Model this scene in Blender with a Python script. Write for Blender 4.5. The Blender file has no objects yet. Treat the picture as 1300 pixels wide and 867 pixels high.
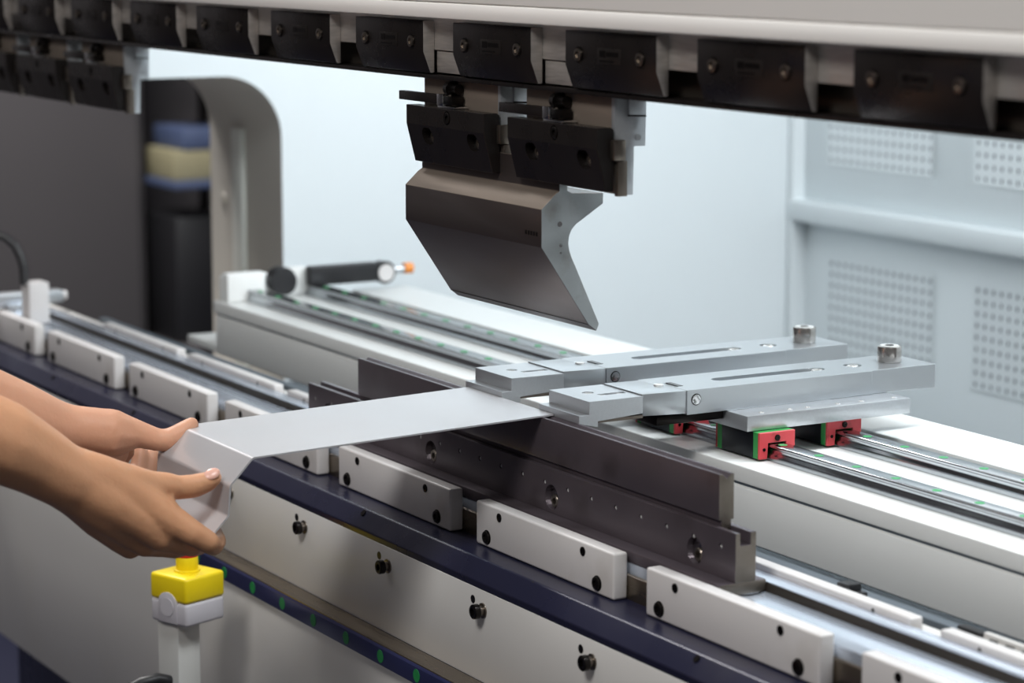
import bpy, bmesh, math, random
from mathutils import Vector, Matrix
random.seed(7)
SC = bpy.context.scene
COL = SC.collection

# ------------------------------------------------------------------ camera (world unit: metre; design unit: mm)
F_PX, CXP, CYP = 3250.0, 650.0, 433.5
VXP, HYP = -1236.0, -91.0
PITCH = math.atan((CYP - HYP) / F_PX)
YAW = math.atan2(CXP - VXP, math.hypot(F_PX, CYP - HYP))
CAM = Vector((2050.0, -1267.0, 1479.0))
_h = Vector((-math.cos(YAW), math.sin(YAW), 0))
C_R = Vector((math.sin(YAW), math.cos(YAW), 0))
C_F = math.cos(PITCH) * _h - Vector((0, 0, math.sin(PITCH)))
C_U = math.sin(PITCH) * _h + Vector((0, 0, math.cos(PITCH)))


def at(px, py, d):
    """point (mm) seen at a pixel at depth d mm: used to lay out the hand joints"""
    return CAM + d * (C_F + C_R * ((px - CXP) / F_PX) + C_U * ((CYP - py) / F_PX))


cam = bpy.data.objects.new('camera', bpy.data.cameras.new('camera'))
COL.objects.link(cam)
SC.camera = cam
cam.data.sensor_width = 36.0
cam.data.lens = 36.0 * F_PX / 1300.0
cam.data.clip_start = 0.05
cam.data.clip_end = 100
cam.data.dof.use_dof = True
cam.data.dof.focus_distance = 2.56
cam.data.dof.aperture_fstop = 5.3
M = Matrix.Identity(4)
for i, v in enumerate((C_R, C_U, -C_F)):
    for j in range(3):
        M[j][i] = v[j]
M.translation = CAM / 1000.0
cam.matrix_world = M


def lin(r, g, b):
    return tuple(((c / 255) / 12.92 if c / 255 <= 0.04045 else ((c / 255 + 0.055) / 1.055) ** 2.4) for c in (r, g, b))


# ------------------------------------------------------------------ world, lamps, exposure
W = bpy.data.worlds.new('workshop_air')
SC.world = W
W.use_nodes = True
W.node_tree.nodes['Background'].inputs[0].default_value = (0.62, 0.60, 0.60, 1)
W.node_tree.nodes['Background'].inputs[1].default_value = 0.2
SC.view_settings.view_transform = 'Standard'
SC.view_settings.look = 'None'
SC.view_settings.gamma = 1
SC.view_settings.exposure = 0.0
SC.view_settings.use_curve_mapping = False


def lamp(name, loc, target, size, energy, color):
    l = bpy.data.lights.new(name, 'AREA')
    l.shape = 'RECTANGLE'
    l.size, l.size_y = size
    l.energy = energy
    l.color = color
    o = bpy.data.objects.new(name, l)
    COL.objects.link(o)
    o.location = loc
    o.rotation_euler = (Vector(target) - Vector(loc)).to_track_quat('-Z', 'Y').to_euler()
    return o


lamp('hall_lamp', (1.5, -2.5, 3.6), (-0.1, -0.1, 0.9), (1.1, 0.8), 74, (1.0, 0.975, 0.94))
lamp('hall_lamp', (-1.6, -2.6, 4.0), (-0.4, 0.0, 0.8), (1.6, 1.0), 6, (1.0, 0.97, 0.94))
lamp('rear_work_lamp', (0.8, 0.80, 3.1), (-0.6, 0.68, 1.0), (2.6, 0.45), 120, (0.92, 0.97, 1.0))
lamp('hall_lamp', (-3.0, -0.12, 3.9), (-3.3, 0.9, 0.8), (1.2, 1.0), 190, (1.0, 0.97, 0.95))

# ------------------------------------------------------------------ materials


def mat(name, col, rough=0.5, metal=0.0, var=0.0, vscale=20.0, bump=0.0, bscale=200.0, coat=0.0,
        stretch=None, rvar=0.0, sss=0.0, stain=None, spec=0.5, emit=None):
    m = bpy.data.materials.new(name)
    m.use_nodes = True
    nt = m.node_tree
    b = nt.nodes['Principled BSDF']
    b.inputs['Roughness'].default_value = rough
    b.inputs['Metallic'].default_value = metal
    b.inputs['Coat Weight'].default_value = coat
    b.inputs['Specular IOR Level'].default_value = spec
    b.inputs['Base Color'].default_value = (*col, 1)
    if sss:
        b.inputs['Subsurface Weight'].default_value = sss
        b.inputs['Subsurface Radius'].default_value = (0.012, 0.005, 0.003)
        b.inputs['Subsurface Scale'].default_value = 0.6
    tc = nt.nodes.new('ShaderNodeTexCoord')
    mp = nt.nodes.new('ShaderNodeMapping')
    nt.links.new(tc.outputs['Object'], mp.inputs[0])
    if stretch:
        mp.inputs['Scale'].default_value = stretch
    src = None
    if var:
        n = nt.nodes.new('ShaderNodeTexNoise')
        n.inputs['Scale'].default_value = vscale
        n.inputs['Detail'].default_value = 6
        nt.links.new(mp.outputs[0], n.inputs['Vector'])
        mix = nt.nodes.new('ShaderNodeMix')
        mix.data_type = 'RGBA'
        mix.inputs['A'].default_value = (*[max(0, c * (1 - var)) for c in col], 1)
        mix.inputs['B'].default_value = (*[min(1, c * (1 + var)) for c in col], 1)
        nt.links.new(n.outputs['Fac'], mix.inputs['Factor'])
        src = mix.outputs['Result']
        nt.links.new(src, b.inputs['Base Color'])
        if rvar:
            mr = nt.nodes.new('ShaderNodeMapRange')
            mr.inputs['From Min'].default_value = 0.3
            mr.inputs['From Max'].default_value = 0.7
            mr.inputs['To Min'].default_value = max(0.02, rough - rvar)
            mr.inputs['To Max'].default_value = rough + rvar
            nt.links.new(n.outputs['Fac'], mr.inputs['Value'])
            nt.links.new(mr.outputs[0], b.inputs['Roughness'])
    if stain:
        n2 = nt.nodes.new('ShaderNodeTexNoise')
        n2.inputs['Scale'].default_value = stain[1]
        n2.inputs['Detail'].default_value = 8
        nt.links.new(tc.outputs['Object'], n2.inputs['Vector'])
        cr = nt.nodes.new('ShaderNodeValToRGB')
        cr.color_ramp.elements[0].position = 0.55
        cr.color_ramp.elements[1].position = 0.75
        cr.color_ramp.elements[1].color = (stain[2], stain[2], stain[2], 1)
        nt.links.new(n2.outputs['Fac'], cr.inputs[0])
        mx = nt.nodes.new('ShaderNodeMix')
        mx.data_type = 'RGBA'
        nt.links.new(cr.outputs[0], mx.inputs['Factor'])
        if src:
            nt.links.new(src, mx.inputs['A'])
        else:
            mx.inputs['A'].default_value = (*col, 1)
        mx.inputs['B'].default_value = (*stain[0], 1)
        nt.links.new(mx.outputs['Result'], b.inputs['Base Color'])
    if bump:
        nb = nt.nodes.new('ShaderNodeTexNoise')
        nb.inputs['Scale'].default_value = bscale
        nb.inputs['Detail'].default_value = 4
        nt.links.new(mp.outputs[0], nb.inputs['Vector'])
        bp = nt.nodes.new('ShaderNodeBump')
        bp.inputs['Strength'].default_value = bump
        bp.inputs['Distance'].default_value = 0.001
        nt.links.new(nb.outputs['Fac'], bp.inputs['Height'])
        nt.links.new(bp.outputs[0], b.inputs['Normal'])
    return m


WHITE = mat('white_machine_paint', lin(203, 201, 198), 0.42, var=0.03, vscale=6, bump=0.05, bscale=350, stain=(lin(190, 184, 170), 5, 0.25))
RAMW = mat('ram_paint', lin(240, 237, 233), 0.5, var=0.02, vscale=4, bump=0.05, bscale=300)
PLATEW = mat('plate_paint', lin(209, 206, 205), 0.38, var=0.03, vscale=12, bump=0.06, bscale=260, stain=(lin(170, 162, 150), 14, 0.3))
BOXW = mat('gauge_paint', lin(222, 224, 223), 0.32, var=0.02, vscale=5, bump=0.03, bscale=200)
FRAMEW = mat('frame_paint', lin(226, 233, 236), 0.45, var=0.02, vscale=2)
THROAT = mat('throat_edge', lin(196, 192, 184), 0.55, var=0.1, vscale=3)
DARKSLOT = mat('dark_slot', lin(40, 46, 42), 0.6, var=0.2, vscale=30)
BLACKOX = mat('black_oxide', lin(34, 30, 29), 0.3, metal=0.35, var=0.25, vscale=25, bump=0.08, bscale=300, rvar=0.06)
BLACKP = mat('black_plastic', lin(26, 26, 29), 0.45, var=0.1, vscale=60)
MILLED = mat('milled_steel', lin(178, 173, 168), 0.42, metal=0.55, var=0.3, vscale=40, stretch=(1, 1, 9), bump=0.25, bscale=90, rvar=0.1)
TAN = mat('ground_steel_and_lit_chamfer', lin(132, 121, 111), 0.58, metal=0.6, var=0.12, vscale=14, stretch=(1, 6, 6), rvar=0.06, bump=0.05, bscale=200)
BEAMST = mat('beam_steel', lin(112, 104, 96), 0.36, metal=0.85, var=0.3, vscale=20, rvar=0.1, bump=0.1, bscale=150)
PUNCHF = mat('punch_steel', lin(98, 90, 88), 0.36, metal=0.8, var=0.1, vscale=9, stretch=(1, 3, 3), rvar=0.05)
PUNCHE = mat('punch_end_steel', lin(172, 178, 180), 0.36, metal=0.75, var=0.15, vscale=35, bump=0.15, bscale=60, rvar=0.08, stain=(lin(120, 108, 92), 30, 0.5))
DIEST = mat('gunmetal_die', lin(95, 87, 93), 0.36, metal=0.5, var=0.16, vscale=11, rvar=0.08, bump=0.06, bscale=120, stain=(lin(60, 52, 50), 18, 0.5))
DIEEND = mat('die_end_steel', lin(140, 132, 122), 0.36, metal=0.85, var=0.25, vscale=60, rvar=0.1, bump=0.15, bscale=90)
ALU = mat('brushed_aluminium', lin(192, 196, 200), 0.33, metal=0.75, var=0.08, vscale=30, stretch=(1, 12, 12), bump=0.02, bscale=160, rvar=0.05)
ALUD = mat('brushed_steel_arm', lin(186, 191, 195), 0.28, metal=0.78, var=0.02, vscale=6)
CHROME = mat('bright_steel', lin(205, 206, 208), 0.16, metal=1.0, var=0.05, vscale=50)
RAILST = mat('rail_steel', lin(178, 182, 186), 0.16, metal=1.0, var=0.06, vscale=10, stretch=(0.1, 6, 6), rvar=0.05)
KNURL = mat('knurled_steel', lin(190, 186, 182), 0.2, metal=0.95, var=0.15, vscale=60, stretch=(1, 1, 6))
BRIGHT = mat('bright_screw', lin(228, 228, 226), 0.22, metal=0.45, var=0.05, vscale=60)
BEDTOP = mat('polished_table', lin(200, 208, 220), 0.24, metal=0.65, var=0.06, vscale=8, stretch=(0.2, 4, 4), rvar=0.06)
NAVY = mat('navy_gloss_paint', lin(31, 32, 54), 0.3, metal=0.2, var=0.15, vscale=10, rvar=0.05, bump=0.05, bscale=90, stain=(lin(60, 58, 66), 9, 0.4))
NAVY_REFL = mat('navy_reflection_rail', lin(58, 62, 104), 0.28, metal=0.5, var=0.12, vscale=25)  # navy floor mirrored in the steel rail, painted as its colour
BROWNST = mat('oiled_steel', lin(120, 110, 98), 0.3, metal=0.9, var=0.25, vscale=12, stretch=(0.4, 4, 4), rvar=0.08)
LEDGE = mat('dark_reflection_ledge', lin(54, 48, 42), 0.5, metal=0.4, var=0.25, vscale=14, rvar=0.1)  # dark reflection on the ledge front is put into this colour
BOLTB = mat('black_bolt', lin(40, 37, 36), 0.28, metal=0.85, var=0.2, vscale=80)
BOLTS = mat('zinc_bolt', lin(120, 112, 104), 0.3, metal=0.9, var=0.25, vscale=90)
SHEET = mat('grey_sheet_steel', lin(194, 194, 197), 0.34, metal=0.45, var=0.03, vscale=10, rvar=0.04, bump=0.02, bscale=60)
GREENC = mat('green_cap', lin(58, 150, 92), 0.4, var=0.1, vscale=90)
GREEND = mat('green_dot', lin(30, 128, 66), 0.45, var=0.1, vscale=90)
GREENS = mat('green_seal', lin(44, 138, 66), 0.4, var=0.08, vscale=60)
REDC = mat('red_end_cap', lin(190, 62, 68), 0.42, var=0.08, vscale=60, stain=(lin(60, 30, 28), 60, 0.7))
BLOCKB = mat('black_carriage_block', lin(30, 33, 38), 0.35, metal=0.5, var=0.1, vscale=40)
YELLOW = mat('yellow_plastic', lin(240, 212, 20), 0.38, var=0.04, vscale=30, bump=0.03, bscale=300)
LGREY = mat('light_grey_plastic', lin(206, 203, 209), 0.42, var=0.03, vscale=30, bump=0.03, bscale=300)
POSTW = mat('post_paint', lin(214, 214, 210), 0.45, var=0.04, vscale=14)
RED = mat('red_button', lin(196, 40, 30), 0.4, var=0.05, vscale=40)
ORANGE = mat('orange_plastic', lin(228, 140, 60), 0.45, var=0.05, vscale=40)
FLOORM = mat('navy_floor_paint', lin(22, 25, 46), 0.42, var=0.2, vscale=3, rvar=0.08)
WALLD = mat('dark_wall_paint', lin(84, 80, 82), 0.7, var=0.08, vscale=2)
CABD = mat('cabinet_grey', lin(84, 81, 83), 0.6, var=0.06, vscale=3)
INNER = mat('interior_grey_paint', lin(84, 93, 101), 0.55, var=0.08, vscale=6)
BLUEB = mat('blue_crate_plastic', lin(70, 82, 112), 0.5, var=0.1, vscale=20)
CREAM = mat('cream_carton', lin(142, 136, 108), 0.7, var=0.1, vscale=20)
SKIN = mat('skin_tan', lin(196, 145, 110), 0.5, var=0.09, vscale=28, bump=0.35, bscale=220, sss=0.15, spec=0.35)
SKINP = mat('skin_palm', lin(200, 150, 122), 0.5, var=0.1, vscale=26, bump=0.35, bscale=200, sss=0.15, spec=0.35)
NAIL = mat('fingernail', lin(214, 166, 150), 0.3, var=0.04, vscale=60)
CLOTH = mat('navy_work_shirt', lin(40, 46, 84), 0.85, var=0.12, vscale=60, bump=0.3, bscale=300)
TROUS = mat('dark_trousers', lin(40, 42, 52), 0.85, var=0.12, vscale=60)
HAIRM = mat('black_hair', lin(24, 20, 18), 0.5, var=0.2, vscale=80)

# ------------------------------------------------------------------ mesh helpers (all in mm, world coordinates)


class MB:
    def __init__(self):
        self.bm = bmesh.new()

    def box(self, x0, x1, y0, y1, z0, z1, bev=0.0, seg=2, mi=0):
        b = bmesh.new()
        bmesh.ops.create_cube(b, size=1)
        bmesh.ops.scale(b, vec=(x1 - x0, y1 - y0, z1 - z0), verts=b.verts)
        bmesh.ops.translate(b, vec=((x0 + x1) / 2, (y0 + y1) / 2, (z0 + z1) / 2), verts=b.verts)
        return self._merge(b, bev, seg, mi)

    def prism(self, prof, a0, a1, axis='X', bev=0.0, seg=2, mi=0):
        """prof: (u,v) loop. axis X -> (y,z); axis Y -> (x,z); axis Z -> (x,y)"""
        b = bmesh.new()

        def pt(u, v, a):
            return (a, u, v) if axis == 'X' else (u, a, v) if axis == 'Y' else (u, v, a)
        v0 = [b.verts.new(pt(u, v, a0)) for u, v in prof]
        v1 = [b.verts.new(pt(u, v, a1)) for u, v in prof]
        b.faces.new(v0)
        b.faces.new(v1[::-1])
        n = len(prof)
        for i in range(n):
            b.faces.new((v0[i], v1[i], v1[(i + 1) % n], v0[(i + 1) % n]))
        bmesh.ops.recalc_face_normals(b, faces=b.faces)
        return self._merge(b, bev, seg, mi)

    def cyl(self, c, r, h, axis='Z', seg=24, r2=None, bev=0.0, mi=0):
        """c: centre of the base, extends by h along axis ('-Y' goes to the front)"""
        b = bmesh.new()
        bmesh.ops.create_cone(b, cap_ends=True, segments=seg, radius1=r, radius2=r if r2 is None else r2, depth=abs(h))
        bmesh.ops.translate(b, vec=(0, 0, abs(h) / 2), verts=b.verts)
        self._orient(b, axis, c)
        return self._merge(b, bev, 2, mi, smooth=True)

    def cup(self, c, r, h, axis='-Y', seg=18, hexr=0.5, hexd=0.6, bev=0.12):
        """socket head screw: cylinder with a six-sided recess"""
        b = bmesh.new()
        rings = []
        for rr, z in ((r, 0), (r, h * (1 - bev)), (r * (1 - bev), h), (r * hexr, h), (r * hexr, h * (1 - hexd))):
            k = []
            for i in range(seg):
                a = 2 * math.pi * i / seg
                q = rr
                if rr <= r * hexr + 1e-6:
                    aa = (a % (math.pi / 3)) - math.pi / 6
                    q = rr * math.cos(math.pi / 6) / math.cos(aa) * 1.08
                k.append(b.verts.new((q * math.cos(a), q * math.sin(a), z)))
            rings.append(k)
        b.faces.new(rings[0][::-1])
        b.faces.new(rings[-1])
        for p, q in zip(rings, rings[1:]):
            for i in range(seg):
                b.faces.new((p[i], p[(i + 1) % seg], q[(i + 1) % seg], q[i]))
        self._orient(b, axis, c)
        return self._merge(b, 0, 2, 0, smooth=True)

    def tube(self, pts, r, seg=10, mi=0):
        b = bmesh.new()
        pts = [Vector(p) for p in pts]
        rr = r if isinstance(r, (list, tuple)) else [r] * len(pts)
        rings = []
        prev = None
        for i, p in enumerate(pts):
            t = (pts[min(i + 1, len(pts) - 1)] - pts[max(i - 1, 0)]).normalized()
            if prev is None:
                n = t.orthogonal().normalized()
            else:
                n = (prev - t * prev.dot(t)).normalized()
            prev = n
            bn = t.cross(n)
            rings.append([b.verts.new(p + rr[i] * (math.cos(2 * math.pi * k / seg) * n + math.sin(2 * math.pi * k / seg) * bn)) for k in range(seg)])
        for p, q in zip(rings, rings[1:]):
            for k in range(seg):
                b.faces.new((p[k], p[(k + 1) % seg], q[(k + 1) % seg], q[k]))
        b.faces.new(rings[0][::-1])
        b.faces.new(rings[-1])
        return self._merge(b, 0, 2, mi, smooth=True)

    def _orient(self, b, axis, c):
        R = {'Z': Matrix.Identity(3), '-Z': Matrix.Rotation(math.pi, 3, 'X'), 'X': Matrix.Rotation(math.pi / 2, 3, 'Y'),
             '-X': Matrix.Rotation(-math.pi / 2, 3, 'Y'), 'Y': Matrix.Rotation(-math.pi / 2, 3, 'X'),
             '-Y': Matrix.Rotation(math.pi / 2, 3, 'X')}[axis] if isinstance(axis, str) else Vector((0, 0, 1)).rotation_difference(Vector(axis)).to_matrix()
        for v in b.verts:
            v.co = R @ v.co + Vector(c)

    def _merge(self, b, bev, seg, mi, smooth=False):
        if bev:
            es = [e for e in b.edges if len(e.link_faces) == 2 and e.calc_face_angle(0) > 0.5]
            bv = bmesh.ops.bevel(b, geom=es, offset=bev, segments=seg, profile=0.5, affect='EDGES', clamp_overlap=True)
            if not smooth and bev >= 1.5:
                for f in b.faces:
                    f.smooth = min(e.calc_length() for e in f.edges) < bev * 0.95
        bmesh.ops.recalc_face_normals(b, faces=b.faces)
        for f in b.faces:
            f.material_index = mi
            if smooth:
                f.smooth = True
        me = bpy.data.meshes.new('tmp')
        b.to_mesh(me)
        b.free()
        self.bm.from_mesh(me)
        bpy.data.meshes.remove(me)
        return self

    def ends(self, mi):
        """faces that look along X get material slot mi"""
        for f in self.bm.faces:
            if abs(f.normal.x) > 0.9:
                f.material_index = mi
        return self

    def build(self, name, mats, parent=None, origin=None):
        me = bpy.data.meshes.new(name)
        o0 = worldpos(parent) if parent else Vector(origin or (0, 0, 0))
        self.bm.normal_update()
        for v in self.bm.verts:
            v.co = (v.co - o0) / 1000.0
        self.bm.to_mesh(me)
        self.bm.free()
        for m in (mats if isinstance(mats, (list, tuple)) else [mats]):
            me.materials.append(m)
        try:
            me.set_sharp_from_angle(angle=math.radians(35))
        except Exception:
            pass
        o = bpy.data.objects.new(name, me)
        COL.objects.link(o)
        if parent:
            o.parent = parent
        else:
            o.location = o0 / 1000.0
        return o


POS = {}


def worldpos(o):
    v = Vector((0, 0, 0))
    while o is not None:
        v += Vector(o.location)
        o = o.parent
    return v * 1000.0


def tag(o, label, cat, group=None, kind=None):
    o['label'] = label
    o['category'] = cat
    if group:
        o['group'] = group
    if kind:
        o['kind'] = kind
    return o


def struct(o, label=None, cat=None):
    o['kind'] = 'structure'
    if label:
        o['label'] = label
        o['category'] = cat
    return o


def thing(name, label, cat, loc, group=None):
    o = bpy.data.objects.new(name, None)
    o.empty_display_size = 0.03
    COL.objects.link(o)
    o.location = Vector(loc) / 1000.0
    return tag(o, label, cat, group)


def copy_tree(o, parent=None):
    c = o.copy()
    COL.objects.link(c)
    c.parent = parent
    for ch in list(o.children):
        copy_tree(ch, c)
    return c


def clone(proto, dx, dy=0, dz=0, label=None, group=None):
    c = copy_tree(proto)
    c.location = Vector(proto.location) + Vector((dx, dy, dz)) / 1000.0
    if label:
        c['label'] = label
    if group:
        c['group'] = group
    elif 'group' in c and label:
        pass
    return c


def cut(o, cutters):
    """boolean holes; cutters is an MB in world mm"""
    me = bpy.data.meshes.new('cut')
    o0 = worldpos(o)
    for v in cutters.bm.verts:
        v.co = (v.co - o0) / 1000.0
    cutters.bm.to_mesh(me)
    cutters.bm.free()
    c = bpy.data.objects.new('cut', me)
    COL.objects.link(c)
    c.location = o0 / 1000.0
    m = o.modifiers.new('cut', 'BOOLEAN')
    m.object = c
    m.operation = 'DIFFERENCE'
    m.solver = 'EXACT'
    m.use_self = True
    bpy.context.view_layer.update()
    dg = bpy.context.evaluated_depsgraph_get()
    new = bpy.data.meshes.new_from_object(o.evaluated_get(dg))
    old = o.data
    for p_ in new.polygons:
        p_.use_smooth = False
    o.modifiers.clear()
    o.data = new
    bpy.data.meshes.remove(old)
    bpy.data.objects.remove(c)
    bpy.data.meshes.remove(me)


# ================================================================== THE SETTING
fl = MB().box(-6500, 6500, -6500, 6500, -60, 0).build('floor', FLOORM)
struct(fl, 'dark navy painted workshop floor', 'floor')
wl = MB().box(-5200, -5100, -6500, 6500, 0, 5000).build('wall_left', WALLD)
struct(wl, 'dark grey far wall of the workshop', 'wall')
wb = MB().box(-5100, 6500, 4200, 4300, 0, 5000).build('wall_back', WALLD)
struct(wb, 'dark grey back wall of the workshop', 'wall')

# cabinet and shelf seen through the throat of the side frame
t = thing('tall_cabinet', 'tall dark grey steel cabinet beyond the throat opening', 'cabinet', (-4700, 0, 0))
MB().box(-5050, -4600, -1800, 1368, 0, 2300, 8).build('body', CABD, t)
for y0, y1 in ((-1780, -890), (-880, 10), (20, 690), (700, 1345)):
    d = MB().box(-4600, -4580, y0, y1, 60, 2270, 4).build('door', CABD, t)
    MB().box(-4580, -4560, y1 - 70, y1 - 50, 1050, 1250, 3).build('handle', BOLTB, d)
t = thing('shelf_rack', 'open dark shelf rack beside the tall grey cabinet', 'shelf', (-4550, 1450, 0))
for y in (1392, 1585):
    for x in ((-4690,) if y == 1392 else (-4690, -4410)):
        MB().box(x - 12, x + 12, y - 12, y + 12, 0, 1500, 2).build('post', BOLTB, t)
for z in (330, 780, 1150):
    MB().box(-4700, -4400, 1376, 1600, z, z + 18, 2).build('shelf_board', CABD if z != 780 else BLUEB, t)
o = MB().box(-4660, -4440, 1392, 1560, 798.4, 880, 6).build('carton', CREAM, origin=(-4550, 1480, 798))
tag(o, 'pale cream carton lying on the rack shelf', 'carton')
o = MB().box(-4660, -4440, 1420, 1560, 880.5, 940, 6).build('crate', BLUEB, origin=(-4550, 1480, 880.5))
tag(o, 'small blue plastic crate stacked on the cream carton', 'crate')
o = MB().box(-4660, -4440, 1392, 1560, 348.4, 700, 14).build('tool_case', BLACKP, origin=(-4550, 1480, 348))
tag(o, 'tall black case standing on the lower rack shelf', 'case')

# ------------------------------------------------------------------ side frame with throat
sf = thing('side_frame', 'big pale side frame of the press with rounded throat opening', 'machine frame', (-1740, 700, 0))
prof = [(115, 0), (1440, 0), (1440, 2500), (75, 2500), (75, 1254)]
R = 98
cyc, czc = 409 - R, 1254 - R
for i in range(13):
    a = math.pi / 2 - i / 12 * math.pi / 2
    prof.append((cyc + R * math.cos(a), czc + R * math.sin(a)))
prof += [(409, 700 + 80)]
for i in range(1, 7):
    a = -i / 6 * math.pi / 2
    prof.append((409 - 80 + 80 * math.cos(a), 780 + 80 * math.sin(a)))
prof += [(115, 700)]
m = MB().prism(prof, -1883, -1600)
for f in m.bm.faces:
    if abs(f.normal.x) < 0.5:
        f.material_index = 1
m.build('frame_plate', [FRAMEW, THROAT], sf)
MB().box(-1780, -1740, 401, 409.6, 720, 1160, 1).build('edge_strip', mat('edge_strip_grey', lin(222, 224, 218), 0.5, var=0.05, vscale=6), sf)
MB().cyl((-1830, 409, 1040), 9, 4, '-Y').build('bolt', THROAT, sf)

# ------------------------------------------------------------------ rear cover with vents
rp = thing('rear_cover', 'pale blue-white rear cover with perforated vent fields', 'machine cover', (-300, 1450, 0))
MB().box(-1600, 1500, 1412, 1440, 0, 972, 2).build('lower_panel', FRAMEW, rp)
MB().box(-1600, 1500, 1405, 1440, 1010, 2300, 2).build('upper_panel', FRAMEW, rp)
MB().box(-1600, 1500, 1378, 1440, 972, 1010, 6).build('cross_rail', FRAMEW, rp)
MB().box(-1600, -1582, 1380, 1440, 0, 2300, 4).build('corner_post', FRAMEW, rp)


def grille(x0, z1, nx, nz, pitch, y, r=4.2, name='vent_grille'):
    g = MB()
    b = g.bm
    N = 8
    for i in range(nx):
        for k in range(nz):
            cx, cz = x0 + (i + .5) * pitch, z1 - (k + .5) * pitch
            hh = pitch / 2
            out, inn, back = [], [], []
            for q in range(N):
                a = math.pi / 4 * q + math.pi / 4
                if q % 2 == 0:
                    ox, oz = math.copysign(hh, math.cos(a)), math.copysign(hh, math.sin(a))
                else:
                    ox, oz = hh * round(math.cos(a)), hh * round(math.sin(a))
                out.append(b.verts.new((cx + ox, y - 2, cz + oz)))
                inn.append(b.verts.new((cx + r * math.cos(a), y - 2, cz + r * math.sin(a))))
                back.append(b.verts.new((cx + r * math.cos(a), y - 0.4, cz + r * math.sin(a))))
            for q in range(N):
                q2 = (q + 1) % N
                b.faces.new((out[q], out[q2], inn[q2], inn[q]))
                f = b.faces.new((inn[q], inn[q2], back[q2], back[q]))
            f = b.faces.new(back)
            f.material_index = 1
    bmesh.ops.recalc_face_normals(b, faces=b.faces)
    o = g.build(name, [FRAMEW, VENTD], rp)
    o['kind'] = 'stuff'
    return o


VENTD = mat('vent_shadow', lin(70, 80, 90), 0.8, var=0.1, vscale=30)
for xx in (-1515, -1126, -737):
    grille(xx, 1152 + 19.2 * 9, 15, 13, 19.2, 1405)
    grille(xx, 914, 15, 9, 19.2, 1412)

# interior floor tray and bits below the gauge beam
it = thing('interior_tray', 'blue-grey inner panel below the back gauge beam', 'machine panel', (-300, 300, 700))
MB().box(-1590, 1300, 96, 110, 560, 897, 2).build('inner_panel', INNER, it)
MB().box(-1590, 1300, 110, 480, 760, 772, 2).build('tray', INNER, it)
pv = MB()
for i in range(22):
    for k in range(3):
        pv.box(474 + i * 20, 484 + i * 20, 88.6, 90.4, 897 - k * 15 - 4.5, 897 - k * 15 + 4.5)
o = pv.build('vent_hole', DARKSLOT, it)
o['kind'] = 'stuff'
MB().box(465, 1000, 90, 95.5, 760, 905, 1).build('perforated_panel', WHITE, it)
MB().box(432, 462, 90, 97, 868, 903).build('cable_port', BLACKP, it)
# cable chain
cc = thing('cable_chain', 'black cable drag chain between gauge beam and table', 'cable chain', (220, 80, 780))
for i in range(14):
    z = 906 - i * 6
    x = 296 + i * 9.0
    y = 80
    MB().prism([(x - 9, z - 5), (x + 9, z - 4), (x + 9, z + 5), (x - 9, z + 4)], y - 7, y + 7, 'Y', 1).build('chain_link', BLACKP, cc)

# ================================================================== RAM
XL, XR = -1780, 1100
ram = thing('press_ram', 'white upper ram beam above the row of black clamps', 'press ram', (-500, 0, 1330))
MB().box(XL, XR, -70, 60, 1407.6, 2300, 2).build('ram_panel', RAMW, ram)
MB().box(XL, XR, -70.5, 60, 1391.5, 1407, 2).build('ram_edge_strip', RAMW, ram)
MB().box(XL, XR, -28, 58, 1334, 1391.4, 1).build('tool_beam', BEAMST, ram)
MB().box(XL, XR, -49, -28, 1358.5, 1391, 0.8).build('beam_face_bar', [MILLED], ram)
MB().box(XL, XR, -51, 58, 1329.5, 1334, 0.6).build('beam_lip', BLACKOX, ram)

# black clamps
KX = [44 + 214.2 * k for k in range(-8, 4)]


def make_clamp(x0):
    t = thing('tool_clamp', 'black bolted tool clamp in the row along the ram', 'clamp', (x0 + 76, -49, 1335), 'clamps along the ram')
    MB().prism([(-62, 1388), (-62, 1357), (-54, 1335.5), (-49.2, 1335.5), (-49.2, 1388)], x0, x0 + 152, 'X', 0.7).ends(1).build('clamp_plate', [BLACKOX, MILLED], t)
    for dx in (24, 127):
        MB().cyl((x0 + dx, -61.2, 1366.5), 7.4, 1.4, '-Y', 24).build('washer', BOLTB, t)
        MB().cup((x0 + dx, -62.2, 1366.5), 5.8, 2.2, '-Y').build('bolt', BOLTS, t)
    n = MB().box(x0 + 56, x0 + 96, -62.5, -61.8, 1360, 1374, 0.2).build('name_plate', NAMEP, t)
    for i, w in enumerate((9, 20, 24)):
        MB().box(x0 + 60 + (0, 11, 0)[i], x0 + 60 + (0, 11, 0)[i] + w, -62.8, -62.4, (366, 367, 362)[i] + 1000, (372, 371, 363.4)[i] + 1000).build('name_plate_mark', BOLTB, n)
    return t


NAMEP = mat('name_plate', lin(37, 33, 31), 0.45, metal=0.4, var=0.2, vscale=60)
CLL = {0: 'black ram clamp above the distant holder next to the pale side frame', 1: 'black ram clamp above the gap between the two farthest punch holders',
       2: 'black ram clamp above the distant holder with the bright end plate', 3: 'black ram clamp beside the bright end plate of the distant holders',
       4: 'black ram clamp on bare ram nearer the distant holders', 5: 'black ram clamp on bare ram nearer the gooseneck punch',
       6: 'black ram clamp partly above the far end of the gooseneck punch', 7: 'black ram clamp directly above the two punch holders',
       9: 'black ram clamp first clear of the punch holders on the bare ram', 10: 'black ram clamp second clear of the punch holders on the bare ram',
       11: 'black ram clamp third clear of the punch holders on the bare ram'}
proto = make_clamp(KX[8])
proto['label'] = 'black ram clamp whose lower edge overlaps the punch holder beside the bare beam'
for k, x in enumerate(KX):
    if k == 8:
        continue
    c = clone(proto, x - KX[8])
    c['label'] = CLL[k]
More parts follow.
